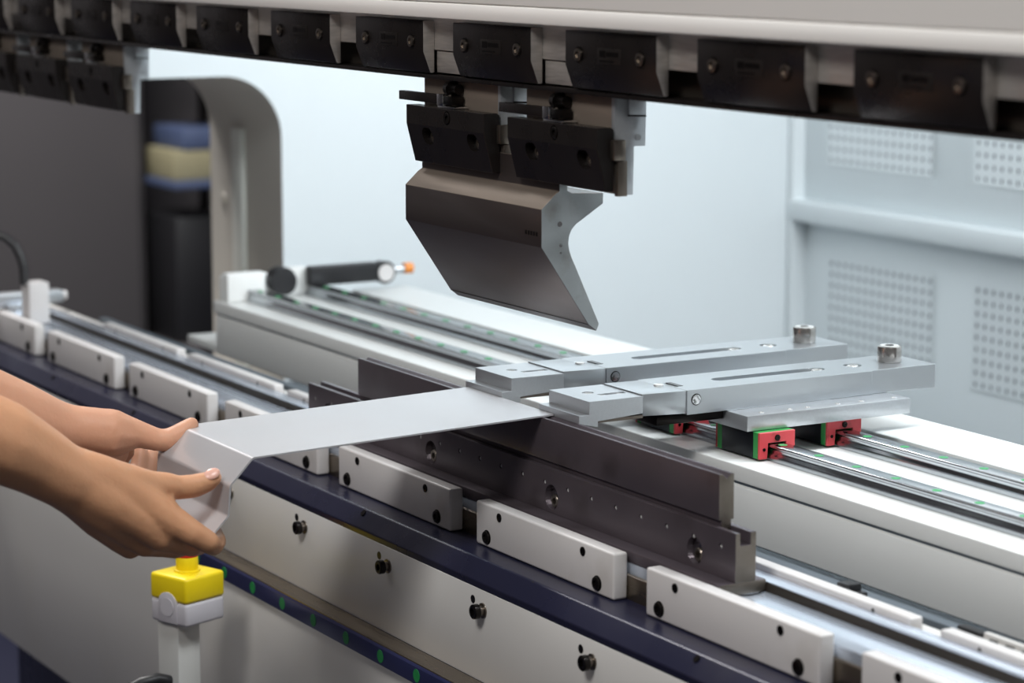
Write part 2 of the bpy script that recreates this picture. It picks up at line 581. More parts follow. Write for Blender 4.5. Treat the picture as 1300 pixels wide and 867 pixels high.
# milled spacer blocks between the clamps over the holders
for x in (KX[6] + 152, KX[7] + 152):
    o = MB().box(x + 1, x + 61, -47, -28.5, 1336, 1357.5, 0.6).build('spacer_block', MILLED, origin=(x + 31, -38, 1336))
    tag(o, 'small milled wedge block above the holder of the far punch half' if x < -100 else 'small milled wedge block above the holder with the free end plate', 'wedge block', 'wedge blocks above the punch holders')

# ================================================================== PUNCH HOLDERS


def make_holder(x1, x0):
    t = thing('punch_holder', 'steel punch holder with black jaw and lever', 'punch holder', ((x0 + x1) / 2, -20, 1238), 'punch holders')
    body = [(-40, 1329), (-6, 1329), (-7, 1284), (-19, 1284), (-20, 1240), (-31, 1240), (-32, 1270), (-40, 1284)]
    MB().prism(body, x0, x1 - 5, 'X', 0.6).build('holder_body', TAN, t)
    e = MB().prism([(u + (0.2 if u > -30 else -0.2), v) for u, v in body], x1 - 5, x1, 'X', 0.4).build('end_plate', ALU, t)
    MB().box(x1 - 0.2, x1 + 2.5, -26, -8, 1312, 1328, 0.4).build('end_tab', ALU, e)
    MB().prism([(-26, 1311.6), (-8, 1310.6), (-8, 1312), (-26, 1313)], x1, x1 + 3, 'X').build('tab_groove', BOLTB, e)
    MB().cyl((x1 - 0.2, -15, 1292), 3, 1, 'X', 16).build('pin', ALU, e)
    j = MB().prism([(-60, 1302), (-60, 1283), (-50, 1244), (-42, 1244), (-42, 1300), (-45, 1302)], x0 - 2, x1 + 2, 'X', 0.6).build('jaw', [BLACKOX], t)
    c = MB()
    for dx in (39, 133):
        # slots through the tapered face
        c.cyl((x0 + dx - 2, -62, 1272), 8.8, 13, 'Y', 24)
        c.cyl((x0 + dx + 3, -62, 1272), 8.8, 13, 'Y', 24)
    c.cyl((x0 + 85, -61, 1293), 7, 4.5, 'Y', 20)
    cut(j, c)
    for dx in (39, 133):
        MB().cup((x0 + dx + 4, -49.0, 1272), 6.2, 4.0, '-Y').build('bolt', BOLTS, j)
    MB().cup((x0 + 85, -56.6, 1293), 5.8, 4.0, '-Y').build('bolt', BOLTB, j)
    MB().box(x1 + 2.1, x1 + 9, -46, -33, 1272.5, 1291, 1.0).build('jaw_key', BOLTS, t)
    MB().box(x1 + 2.1, x1 + 8, -41, -31, 1240, 1272, 0.4).build('side_shoe', BEAMST, t)
    # lever and its screw
    lv = MB().prism([(-58, 1306), (-50, 1306), (-50, 1315), (-58, 1315)], x0 - 22, x0 + 62, 'X', 0.5).build('lever', BLACKOX, t)
    MB().box(x0 + 62, x0 + 74, -59, -48, 1304.5, 1316, 0.4).build('lever_block', CHROME, lv)
    MB().box(x0 + 74, x0 + 88, -56, -42, 1306, 1314, 0.4).build('lever_shoe', BOLTB, lv)
    MB().box(x0 + 62, x0 + 96, -58, -42, 1302.2, 1304.4, 0.3).build('lever_foot', CHROME, lv)
    s = MB().cyl((x0 + 64, -40.4, 1321), 9.5, 2.2, '-Y', 28, bev=0.3).build('screw_recess', BOLTB, t)
    MB().cyl((x0 + 63, -46, 1321), 7, 8, 'X', 20, bev=0.6).build('screw_head', BOLTB, s)
    MB().cyl((x0 + 71, -46, 1321), 4.6, 14, 'X', 20, bev=0.5).build('screw_shank', BOLTB, s)
    return t


hp = make_holder(94, -64)
hp['label'] = 'punch holder with bright free end plate beside the bare ram'
lab = {-272 + 64: 'punch holder clamping the far half of the gooseneck punch',
       -1264 + 64: 'distant punch holder with bright end plate hanging over the throat',
       -1474 + 64: 'distant punch holder in the middle of the far set',
       -1682 + 64: 'distant punch holder nearest the pale side frame'}
for dx, l in lab.items():
    clone(hp, dx, label=l)

# ================================================================== PUNCH
t = thing('gooseneck_punch', 'heavy gooseneck punch with slanted front face hanging above the die', 'punch', (-137, -25, 1100))
gp = [(0, 1100.5), (3, 1107), (-24, 1165)]
for y, z in ((-27.5, 1172), (-30.4, 1180), (-31.4, 1186), (-30.6, 1193), (-28, 1199), (-23, 1204)):
    gp.append((y, z))
gp += [(6.7, 1222), (7, 1232), (-28, 1233.5), (-32.4, 1236), (-32.4, 1264), (-41.6, 1264), (-41.6, 1236), (-46, 1233.5), (-61, 1220), (-61, 1184), (-9, 1107.4)]
m = MB().prism(gp, -275, 0, 'X', 0.35, 1)
m.bm.normal_update()
for f in m.bm.faces:
    if abs(f.normal.x) > 0.9:
        f.material_index = 1
    elif f.normal.y < -0.3 and f.normal.z > 0.3:
        f.material_index = 2  # lighter steel paints the overhead light caught by the upper chamfer
m.build('punch_body', [PUNCHF, PUNCHE, TAN], t)
MB().prism([(-9.3, 1107.1), (-8.2, 1108.6), (-8.0, 1108.2), (-8.9, 1106.8)], -274.5, -0.5, 'X').build('tip_line', BOLTB, t)
for y, z, r_ in ((-41, 1205, 2.6), (-40, 1185, 1.6), (-40, 1178, 1.2)):
    MB().cyl((-0.1, y, z), r_, 0.5, 'X', 14).build('stamp_mark', CHROME, t)
for i in range(5):
    MB().box(-30 + i * 5, -27 + i * 5, -61.25, -60.9, 1194, 1198).build('stamp_letter', BOLTB, t)

# ================================================================== BED
bed = thing('press_bed', 'press bed with navy rounded shoulder and white front panel', 'press bed', (-400, 0, 0))
BX0, BX1 = -1790, 1000
MB().box(BX0, BX1, -27, 23, 880, 900, 1).build('table_top', BEDTOP, bed)
MB().box(BX0, BX1, -31, 40, 862, 889.5, 1.5).build('table_core', BROWNST, bed)
MB().box(BX0, BX1, 23, 40, 889.5, 908, 0.8).build('rear_ledge', [LEDGE], bed)
MB().box(BX0, BX1, 22.8, 41, 908, 909, 0.2).build('ledge_rim', BEDTOP, bed)
MB().box(BX0, BX1, 44, 70, 880, 902, 1).build('rear_shelf', WHITE, bed)


def rounded(pts, rad, n=6):
    out = []
    for i, p in enumerate(pts):
        r_ = rad[i]
        if r_ <= 0:
            out.append(p)
            continue
        a, b, c = Vector(pts[i - 1]), Vector(p), Vector(pts[(i + 1) % len(pts)])
        u, v = (a - b).normalized(), (c - b).normalized()
        d = r_ / math.tan(u.angle(v) / 2)
        s, e = b + u * d, b + v * d
        for k in range(n + 1):
            q = k / n
            out.append(tuple((1 - q) ** 2 * s + 2 * q * (1 - q) * b + q * q * e))
    return out


sh = [(-20, 866.4), (-48, 866.4), (-77, 868.6), (-92, 851.5), (-91, 842), (-20, 842)]
MB().prism(rounded(sh, [0, 2, 5, 3, 0, 0], 8), BX0, BX1, 'X').build('navy_shoulder', NAVY, bed)
fp = MB().box(BX0, BX1, -92, -40, 752, 845, 1.2).build('front_panel', WHITE, bed)
MB().box(BX0, BX1, -105, -40, 454, 727, 2).build('lower_panel', WHITE, bed)
MB().box(BX0, BX1, -103, -40, 727, 731, 0.5).build('panel_gap', INNER, bed)
MB().box(BX0, BX1, 20, 40, 0, 880, 2).build('inner_web', NAVY, bed)
for xx in (-1079.5 + 202.6 * k for k in range(-3, 10)):
    b = MB().cyl((xx + 9, -91.8, 825), 7.6, 1.6, '-Y', 20, bev=0.3).cyl((xx + 9, -93, 825), 5, 6, '-Y', 20).build('panel_bolt', BOLTS, fp)
    MB().cup((xx + 9, -98, 825), 7.4, 6, '-Y').build('bolt_head', BOLTB, b)
    MB().cyl((xx - 11, -91.7, 832), 4.2, 0.7, '-Y', 16).build('screw_hole', BOLTB, fp)
for xx in (-1300, -700, -338, -1000, 297, 900):
    MB().cyl((xx, -81, 864.4), 3.6, 0.9, (0, -0.75, 0.66), 14).build('oil_hole', BOLTB, bed)

# green dotted linear rail along the front
rl = thing('front_guide_rail', 'front guide rail with painted navy reflection and green hole caps under the white panel', 'guide rail', (-400, -106, 728))
MB().prism([(-119, 731), (-119, 749), (-117, 752), (-92.2, 752), (-92.2, 731)], BX0, BX1, 'X', 0.5).build('rail_bar', NAVY_REFL, rl)
MB().prism([(-117.4, 751.6), (-117, 752.6), (-93, 752.6), (-93, 751.6)], BX0, BX1, 'X').build('rail_top_face', BROWNST, rl)
for xx in (-386 + 80 * k for k in range(-16, 12)):
    MB().cyl((xx, -118.6, 740.5), 6.8, 0.8, '-Y', 18).build('hole_cap', GREEND, rl)

# white clamping plates on the front of the bed
PX = [163 - 315.7 * k for k in range(-2, 7)]


def make_plate(x0, w=261):
    t = thing('clamping_plate', 'white clamping plate bolted along the table front', 'clamping plate', (x0 + w / 2, -39, 867), 'front clamping plates')
    MB().box(x0, x0 + w, -47, -31.2, 867, 911.5, 2.6, 3).build('plate', PLATEW, t)
    for dx, dz in ((23, 877.5), (233, 877.5)):
        MB().cyl((x0 + dx, -46.8, dz), 7.4, 0.7, '-Y', 24).build('counterbore', BOLTB, t)
        MB().cup((x0 + dx, -47.3, dz), 6.2, 2.6, '-Y').build('bolt', BOLTB, t)
    for dx in (48, 207):
        MB().cup((x0 + dx, -46.6, 902.5), 4.4, 1.4, '-Y').build('set_screw', BOLTB, t)
    return t


pp = make_plate(PX[2])
pp['label'] = 'white clamping plate below the near end of the die holder'
PL = {-2: None, -1: 'white clamping plate right after the free end of the die holder', 1: 'white clamping plate below the middle of the die holder',
      2: 'white clamping plate half under the bent sheet with a triangular shadow', 3: 'white clamping plate just behind the thumb of the hand',
      4: 'white clamping plate second beyond the bent sheet', 5: 'white clamping plate third beyond the bent sheet',
      6: 'white clamping plate at the far end of the table beside the white block'}
for k, x in zip(range(-2, 7), PX):
    if k == 0:
        continue
    clone(pp, x - PX[2], label=PL[k] or 'white clamping plate outermost on the bare table end')

# rear clamping strips
QX = [430 - 278 - 315.7 * k for k in range(-1, 6)]
q0 = thing('rear_clamping_strip', 'white rear clamping strip on the table ledge', 'clamping strip', (QX[0] + 139, 48, 909), 'rear clamping strips')
MB().box(QX[0], QX[0] + 278, 41.5, 55, 902.3, 915, 2.0, 3).build('strip', PLATEW, q0)
for dx in (50, 228):
    MB().cyl((QX[0] + dx, 41.6, 910), 1.8, 0.6, '-Y', 12).build('set_screw', BOLTB, q0)
    MB().cyl((QX[0] + dx - 18, 55, 909), 4, 5, 'Y', 16).build('bolt', BOLTS, q0)
QL = ['white rear strip on the bare table past the perforated panel', 'white rear strip just beside the free end of the die holder', 'white rear strip hidden behind the die',
      'white rear strip behind the far part of the die', 'white rear strip just beyond the far end of the die holder', 'white rear strip in front of the end of the gauge beam', 'white rear strip at the far end beside the white block']
q0['label'] = QL[0]
for x, l in list(zip(QX, QL))[1:]:
    clone(q0, x - QX[0], label=l)

# things on the far end of the bed
o = MB().box(-1585, -1550, -26, 6, 900.2, 962, 3).build('stop_block', PLATEW, origin=(-1560, -8, 900.2))
tag(o, 'small white block standing on the far end of the table', 'block')
t = thing('cross_bar', 'thin pale bar lying across the far table end', 'bar', (-1640, -60, 925))
MB().box(-1665, -1640, -190, 60, 917, 935, 2).build('bar', ALU, t)
MB().cyl((-1652, 60, 926), 7, 8, 'Y', 16, bev=1).build('bar_end', PLATEW, t)
MB().box(-1665, -1640, -29, -5, 900.2, 917, 1).build('bar_foot', ALU, t)
hs = [at(x_, y_, 3790) for x_, y_ in ((-120, 330), (-90, 308), (-60, 297), (-30, 294), (-8, 296), (8, 302), (19, 312), (26, 326), (30, 340), (31, 362))]
o = MB().tube(hs, 6.5).build('cable', BLACKP, origin=(-1600, -60, 940))
tag(o, 'black cable arching over the far table end', 'cable')

# ================================================================== DIE
t = thing('die_holder', 'long steel die holder rail with bores and a row of dimples', 'die holder', (-185, 0, 900))
b0 = MB().box(-622, 251, -27, 22.6, 900.2, 911, 0.7).ends(1).build('base_bar', [DIEST, DIEEND], t)
h = MB().prism([(-10.5, 911), (11.5, 911), (11.5, 955.5), (5.4, 955.5), (5.4, 944), (-5.4, 944), (-5.4, 955.5), (-10.5, 955.5)], -622, 251, 'X', 0.6).ends(1).build('holder_body', [DIEST, DIEEND], t)
c = MB()
HX = [187 - 252 * k for k in range(4)]
for x in HX:
    c.cyl((x, -12, 927), 12.5, 11, 'Y', 32)
c2 = [228 - 43.8 * k for k in range(20)]
for x in c2:
    c.cyl((x, -12, 939.7), 2.7, 4, 'Y', 12)
cut(h, c)
for x in HX:
    b = MB().cyl((x, -2, 927), 11.2, 2, '-Y', 28, bev=0.3).build('bore_bush', CHROME, h)
    MB().cup((x + 4, -2.5, 924), 6.5, 7.5, '-Y').build('bore_screw', BOLTS, b)
for x in c2:
    MB().cyl((x, -8.6, 939.7), 1.7, 1.0, '-Y', 12).build('dimple_pin', BRIGHT, h)
MB().tube([(252 + 6 * math.sin(math.pi * i / 10), -14 + 34 * i / 10, 900.8) for i in range(11)], 0.7, 6).build('ring_scratch', BOLTB, t)

t = thing('bending_die', 'narrow dark gunmetal bending die standing in the holder groove', 'die', (-138, 0, 945))
MB().prism([(-5.2, 944.6), (5.2, 944.6), (5.2, 961), (8, 961), (8, 1002.6), (4.6, 1002.6), (0, 998.4), (-4.6, 1002.6), (-8, 1002.6), (-8, 961), (-5.2, 961)],
           -496, 221, 'X', 0.45).ends(1).build('die_bar', [DIEST, DIEEND], t)

# ================================================================== BENT SHEET
t = thing('bent_sheet', 'light grey bent sheet metal strip held across the die', 'metal sheet', (-175, -150, 995))
th = 1.6
cl = [(5.6, 1004.1), (-319, 994.0), (-342, 970), (-344.5, 942), (-361, 925)]


def strip_profile(pts, th, rad=2.2):
    pts2 = []
    for i, p in enumerate(pts):
        if i in (0, len(pts) - 1):
            pts2.append(Vector(p))
            continue
        b = Vector(p)
        u, v = (Vector(pts[i - 1]) - b).normalized(), (Vector(pts[i + 1]) - b).normalized()
        for k in range(6):
            q = k / 5
            pts2.append((1 - q) ** 2 * (b + u * rad) + 2 * q * (1 - q) * b + q * q * (b + v * rad))
    up, dn = [], []
    for i, p in enumerate(pts2):
        tdir = (pts2[min(i + 1, len(pts2) - 1)] - pts2[max(i - 1, 0)]).normalized()
        n = Vector((tdir.y, -tdir.x))
        up.append(tuple(p + n * th / 2))
        dn.append(tuple(p - n * th / 2))
    return up + dn[::-1]


MB().prism(strip_profile(cl, th), -263, -88, 'X').build('sheet', SHEET, t)

# ================================================================== BACK GAUGE
gb = thing('back_gauge_beam', 'white back gauge beam box carrying the guide rails', 'gauge beam', (-300, 320, 878))
MB().box(-1305, 1000, 163, 352, 937, 954, 1.5, 3).build('top_plate', BOXW, gb)
MB().box(-1305, 1000, 384, 474, 937, 954, 1.5, 3).build('top_plate', BOXW, gb)
MB().box(-1302, 1000, 166, 470, 934, 937.2, 0).build('seam_gap', INNER, gb)
MB().box(-1300, 1000, 163.5, 472, 877, 934, 3, 3).build('beam_box', BOXW, gb)
MB().box(-1298, 1000, 350, 386, 937, 940, 0.3).build('slot_floor', DARKSLOT, gb)
MB().box(-1470, -1300, 190, 440, 868, 880, 2).build('mount_bracket', BOXW, gb)
MB().cyl((-1300.2, 185, 915), 8, 4, '-X', 16).build('end_bolt', BOLTB, gb)
for yc, l in ((210, 'bright steel guide rail nearer the die on the gauge beam'), (310, 'bright steel guide rail next to the dark slot of the gauge beam')):
    t = thing('guide_rail', l, 'guide rail', (-200, yc, 954), 'gauge beam guide rails')
    p = [(-10, 954.1), (10, 954.1), (10, 960), (7.6, 963), (7.6, 966), (10, 968.5), (10, 970), (9, 971), (-9, 971), (-10, 970), (-10, 968.5), (-7.6, 966), (-7.6, 963), (-10, 960)]
    MB().prism([(u + yc, v) for u, v in p], -1290, 1000, 'X', 0.3, 1).build('rail_bar', RAILST, t)
    for k in range(-21, 17):
        x = {210: 14.4, 310: 21.5}[yc] + 60 * k
        MB().cyl((x, yc, 970.7), 4.6, 0.6, 'Z', 16).build('hole_cap', GREENC, t)

# carriage: two black blocks with red ends, a plate


def make_carriage():
    t = thing('gauge_carriage', 'gauge carriage plate on black runner blocks with red end caps', 'carriage', (-50, 280, 954), 'gauge carriages')
    MB().box(-112, -6, 181, 386, 983.5, 999.3, 0.8).build('carriage_plate', ALU, t)
    for dy in (205, 240, 262, 300, 330, 372):
        MB().cup((-16, dy, 999.2), 2.6, 0.7, 'Z').build('plate_screw', BRIGHT, t)
    for yc, xr in ((210, 5), (310, -17)):
        pr = [(yc - 22, 956.5), (yc - 12, 956.5), (yc - 11, 972.5), (yc + 11, 972.5), (yc + 12, 956.5), (yc + 22, 956.5), (yc + 22, 983.3), (yc - 22, 983.3)]
        b = MB().prism(pr, xr - 66, xr - 11, 'X', 0.6).build('runner_block', BLOCKB, t)
        pg = [(yc + (u - yc) * 0.99, v - 0.2) for u, v in pr]
        for xa, xb, m_ in ((xr - 11, xr - 3, GREENS), (xr - 3, xr, REDC), (xr - 74, xr - 66, GREENS), (xr - 77, xr - 74, REDC)):
            MB().prism(pg, xa, xb, 'X', 0.4, 1).build('end_seal' if m_ is GREENS else 'end_cap', m_, b)
        MB().cup((xr - 0.1, yc, 977), 3.2, 1.2, 'X').build('end_screw', BOLTB, b)
        for s in (-1, 1):
            MB().cyl((xr - 0.1, yc + 16 * s, 966), 1.8, 0.6, 'X', 12).build('seal_screw', BOLTB, b)
    return t


ca = make_carriage()
ca['label'] = 'gauge carriage with red end caps under the gauge finger beside the bare rails'
clone(ca, -152, label='gauge carriage half hidden behind the other carriage under the far finger')


def make_finger():
    t = thing('gauge_finger', 'silver back gauge finger arm', 'gauge finger', (-80, 220, 999.5), 'back gauge fingers')
    X0, X1 = -118, -41
    tip = [(6, 1002.2), (28, 997.2), (28, 1003), (80, 1006), (80, 1023.5), (17.5, 1023.5), (17.5, 1010.5), (6, 1010.5)]
    b = MB().prism(tip, X0, X1, 'X', 0.5).build('finger_tip', ALU, t)
    c = MB()
    c.cyl((X0 + 33, 43, 1018), 6, 8, 'Z', 20)
    c.box(X0 + 45, X0 + 53, 46, 76, 1018.5, 1026)
    cut(b, c)
    MB().cup((X0 + 33, 43, 1018), 4.6, 4.6, 'Z').build('tip_screw', BRIGHT, b)
    MB().cup((X0 + 49, 50, 1018.5), 3.4, 4.2, 'Z').build('tip_screw', BRIGHT, b)
    MB().cup((X0 + 49, 70, 1018.5), 3.4, 4.2, 'Z').build('tip_screw', BRIGHT, b)
    MB().box(X0 + 4, X1 - 0.3, 28.3, 80, 1001.5, 1004.6, 0).build('tip_underplate', BOLTS, b)
    k = MB().prism([(80, 1003), (140, 1000.5), (140, 1024), (80, 1025)], X0 + 3, X1 - 1.2, 'X', 0.5).build('link', ALUD, t)
    MB().cyl((X0 + 40, 122, 1024.2), 5, 2, 'Z', 18, bev=0.4).build('link_pin', BRIGHT, k)
    arm = MB()
    arm.prism([(X0, 122), (X0 + 30, 122), (X0 + 30, 137), (X1 - 24, 137), (X1 - 24, 132), (X1, 132), (X1, 363), (X1 - 2, 364), (X1 - 2, 448), (X0 + 2, 448), (X0 + 2, 364), (X0, 363)], 999.6, 1024.5, 'Z', 0.5)
    a = arm.build('arm_bar', ALUD, t)
    c = MB()
    c.cyl((X0 + 39, 196, 1014), 8, 14, 'Z', 24)
    c.cyl((X0 + 39, 320, 1014), 8, 14, 'Z', 24)
    c.box(X0 + 31, X0 + 47, 196, 320, 1014, 1028)
    c.cyl((X0 + 39, 366, 1016), 9.5, 12, 'Z', 24)
    cut(a, c)
    MB().cup((X0 + 39, 320, 1014), 6.4, 9.6, 'Z').build('slot_screw', BRIGHT, a)
    MB().cup((X0 + 39, 366, 1016), 6.5, 8, 'Z').build('slot_screw', BRIGHT, a)
    MB().box(X0 + 30, X1 - 24, 137, 143, 1021, 1024.8).build('hinge_gap', BOLTB, a)
    MB().cyl((X1 - 0.3, 143, 1014.5), 5.2, 1.2, 'X', 24, bev=0.3).build('pivot_pin', CHROME, a)
    MB().cyl((X1 - 0.5, 143, 1014.5), 6.0, 0.7, 'X', 24).build('pivot_ring', BOLTB, a)
    MB().cyl((X0 + 40, 150, 985), 9, 14, 'Z', 20, bev=0.5).build('under_boss', BOLTS, t)
    MB().box(X0 + 4, X1 - 6, 100, 180, 990.5, 999.4, 0.8).build('under_plate', BOLTB, t)
    kn = MB().cyl((X0 + 40, 414, 1024.6), 12.8, 17, 'Z', 36, bev=1.0).build('knob', KNURL, t)
    MB().cyl((X0 + 40, 414, 1041.4), 10.4, 0.8, 'Z', 30).build('knob_face', BRIGHT, kn)
    MB().cyl((X0 + 40, 414, 1042), 4.6, 0.6, 'Z', 18).build('knob_socket', BOLTB, kn)
    return t


fg = make_finger()
fg['label'] = 'silver back gauge finger arm touching the sheet beside the bare rails'
clone(fg, -152, label='silver back gauge finger arm standing deeper along the die, behind the other')

# drive at the far end of the beam
t = thing('belt_drive', 'black belt drive arm with round pulley on the far end of the gauge beam', 'belt drive', (-1285, 300, 954))
MB().box(-1290, -1268, 170, 228, 954.2, 995, 2).build('bracket', BOXW, t)
MB().box(-1300, -1286, 170, 300, 954.2, 990, 2).build('bracket_plate', BOXW, t)
MB().cyl((-1285, 256, 980), 20, 22, 'X', 28, bev=2).build('pulley', BLACKP, t)
MB().box(-1300, -1284, 268, 302, 958, 996, 2).build('bracket_cheek', BOXW, t)
MB().box(-1280, -1262, 296, 405, 970, 998, 3).build('belt_arm', BLACKP, t)
MB().cyl((-1284, 418, 982), 16, 20, 'X', 24, bev=1).build('idler', BLACKP, t)
MB().cyl((-1264.5, 418, 982), 11.5, 4, 'X', 24, bev=1.2).build('idler_cap', PLATEW, t)
MB().cyl((-1272, 430, 984), 6, 22, 'Y', 16, bev=0.5).build('connector', ALU, t)
MB().cyl((-1272, 452, 985), 8, 14, 'Y', 16, bev=1).build('connector_tip', ORANGE, t)

# ================================================================== EMERGENCY STOP
EX, EY = -566, -190


def rotz(m, ang, c):
    bmesh.ops.rotate(m.bm, verts=m.bm.verts, cent=(c[0], c[1], 0), matrix=Matrix.Rotation(ang, 3, 'Z'))
    return m


EA = math.radians(20)
ec = (EX, EY)
t = thing('emergency_stop', 'yellow and grey emergency stop box with red button on white post', 'emergency stop', (EX, EY, 0))
L2 = 29.5
ZB = 709
rotz(MB().box(EX - L2, EX + L2, EY - L2, EY + L2, ZB, ZB + 27, 4, 3), EA, ec).build('box_base', LGREY, t)
ld = rotz(MB().box(EX - L2 - .4, EX + L2 + .4, EY - L2 - .4, EY + L2 + .4, ZB + 26.4, ZB + 56, 4, 3), EA, ec).build('box_lid', YELLOW, t)
ko = []
for i in range(13):
    a = math.pi * i / 12
    ko.append((EX - 0 + 15 * math.cos(a), ZB + 24 + 13 * math.sin(a)))
rotz(MB().prism([(EX + 15, ZB + 2)] + ko + [(EX - 15, ZB + 2)], EY - L2 - 1.6, EY - L2 + 1, 'Y', 0.5).cyl((EX, EY - L2 - 1.4, ZB + 20), 10.5, 0.8, '-Y', 24), EA, ec).build('cable_knockout', LGREY, t)
MB().cyl((EX, EY, ZB + 55.5), 15, 3, 'Z', 28, bev=0.8).cyl((EX, EY, ZB + 58), 12.6, 15, 'Z', 28, bev=1.2).build('button_collar', YELLOW, ld)
MB().cyl((EX, EY, ZB + 72.8), 12.8, 8, 'Z', 28, r2=11.6, bev=1.5).build('button', RED, ld)
ps = rotz(MB().box(EX - 24, EX + 10, EY - 25, EY + 9, 12, ZB - 0.2, 2), EA, ec).build('post', POSTW, t)
rotz(MB().box(EX - 90, EX + 90, EY - 90, EY + 90, 0.3, 12, 2), EA, ec).build('foot_plate', POSTW, t)
rotz(MB().box(EX - 8, EX, EY - 25.5, EY - 24.5, 642, 644), EA, ec).build('post_scratch', BOLTB, ps)
MB().tube([at(150, 885, 2830), at(180, 868, 2835), at(200, 863, 2840), at(214, 866, 2850)], 8, 12).build('hose_end', BLACKP, t)

# ================================================================== OPERATOR


def blob(chains, name, mats, parent, voxel=2.4, smooth=4, fac=0.5, arm=None):
    """one continuous surface grown over chains of (point mm, radius mm)"""
    bm = bmesh.new()
    for ch in chains:
        for (p, r), (q, s) in zip(ch, ch[1:]):
            p, q = Vector(p), Vector(q)
            n = max(2, int((q - p).length / (min(r, s) * 0.35)) + 1)
            for i in range(n + 1):
                a = i / n
                bmesh.ops.create_icosphere(bm, subdivisions=2, radius=(r + (s - r) * a) / 1000, matrix=Matrix.Translation((p + (q - p) * a) / 1000))
    o0 = worldpos(parent) / 1000
    bmesh.ops.translate(bm, vec=-o0, verts=bm.verts)
    me = bpy.data.meshes.new(name)
    bm.to_mesh(me)
    bm.free()
    o = bpy.data.objects.new(name, me)
    COL.objects.link(o)
    md = o.modifiers.new('r', 'REMESH')
    md.mode = 'VOXEL'
    md.voxel_size = voxel / 1000
    md.use_smooth_shade = True
    ms = o.modifiers.new('s', 'SMOOTH')
    ms.factor = fac
    ms.iterations = smooth
    bpy.context.view_layer.update()
    new = bpy.data.meshes.new_from_object(o.evaluated_get(bpy.context.evaluated_depsgraph_get()))
    o.modifiers.clear()
    o.data = new
    bpy.data.meshes.remove(me)
    if arm:
        # extra smoothing of the forearm, fading out towards the hand
        w0 = (Vector(arm[0]) - o0 * 1000) / 1000
        w1 = (Vector(arm[1]) - o0 * 1000) / 1000
        ax = w1 - w0
        vg = o.vertex_groups.new(name='forearm')
        for v in new.vertices:
            k = (v.co - w0).dot(ax) / ax.length_squared
            wt = max(0.0, min(1.0, 1 - k))
            if wt > 0.01:
                vg.add([v.index], wt, 'REPLACE')
        ms = o.modifiers.new('s', 'SMOOTH')
        ms.factor = 0.5
        ms.iterations = 60
        ms.vertex_group = 'forearm'
        bpy.context.view_layer.update()
        new2 = bpy.data.meshes.new_from_object(o.evaluated_get(bpy.context.evaluated_depsgraph_get()))
        o.modifiers.clear()
        o.data = new2
        bpy.data.meshes.remove(new)
        new = new2
        o.vertex_groups.clear()
    new.materials.clear()
    for m_ in (mats if isinstance(mats, (list, tuple)) else [mats]):
        new.materials.append(m_)
    for p in new.polygons:
        p.use_smooth = True
    o.parent = parent
    return o


def ch(*js):
    return [(at(x, y, d), r) for x, y, d, r in js]


person = thing('person', 'person with bare forearms holding the bent sheet with both hands', 'person', (-150, -960, 0))
# right arm: back of the hand to the camera
rh = [
    ch((-330, 440, 2110, 47), (-160, 505, 2185, 45), (-60, 538, 2230, 42), (0, 560, 2256, 39), (45, 583, 2279, 34), (85, 607, 2298, 30)),
    # metacarpals
    ch((85, 600, 2298, 27), (130, 607, 2316, 22), (180, 636, 2334, 18), (222, 665, 2344, 15)),
    ch((86, 608, 2298, 27), (140, 638, 2318, 22), (178, 662, 2334, 17.5), (203, 681, 2346, 14.4)),
    ch((86, 615, 2302, 26), (135, 652, 2326, 20), (165, 675, 2347, 15.5), (184, 690, 2358, 13)),
    ch((88, 624, 2308, 20), (125, 659, 2336, 18), (150, 682, 2360, 14), (165, 694, 2372, 12)),
    # index, middle, ring, little: curled under the flange
    ch((222, 663, 2344, 14.6), (245, 677, 2346, 12.4), (264, 688, 2354, 11), (271, 693, 2376, 9.6), (276, 687, 2402, 8.8), (272, 675, 2424, 7.6)),
    ch((203, 681, 2348, 14), (226, 689, 2362, 11.2), (243, 694, 2378, 10), (253, 693, 2404, 9.2), (256, 683, 2430, 8)),
    ch((184, 690, 2360, 12.8), (206, 694, 2382, 10.4), (221, 697, 2398, 9.4), (231, 696, 2422, 8.6), (232, 686, 2444, 7.6)),
    ch((168, 691, 2374, 11.4), (188, 694, 2400, 9.2), (202, 697, 2416, 8.4), (209, 695, 2438, 7.8), (209, 686, 2452, 6.8)),
    # thumb
    ch((108, 598, 2304, 17), (132, 602, 2316, 17.5), (160, 609, 2330, 16), (190, 616, 2346, 14.2), (211, 617, 2357, 13.4), (226, 619, 2364, 11.6), (246, 617, 2371, 11.6), (262, 612, 2375, 10), (271, 607, 2377, 8.2)),
    ch((170, 625, 2336, 15), (205, 640, 2350, 12), (222, 660, 2348, 12)),
]
ra = blob(rh, 'right_arm', SKIN, person, 2.0, 7, 0.5, (at(90, 605, 2300), at(190, 660, 2335)))
nb = MB()
b = bmesh.new()
bmesh.ops.create_uvsphere(b, u_segments=16, v_segments=10, radius=1)
npos = at(269, 601.5, 2371)
vx = (at(277, 597, 2369) - at(257, 607, 2362)).normalized()
vn = (C_U * 0.62 - C_F * 0.72 + C_R * 0.12)
vn = (vn - vx * vn.dot(vx)).normalized()
vy = vn.cross(vx)
for v in b.verts:
    v.co = npos + vx * v.co.x * 8.2 + vy * v.co.y * 6.0 + vn * v.co.z * 2.4
nb._merge(b, 0, 2, 0, True)
nb.build('thumb_nail', NAIL, ra)
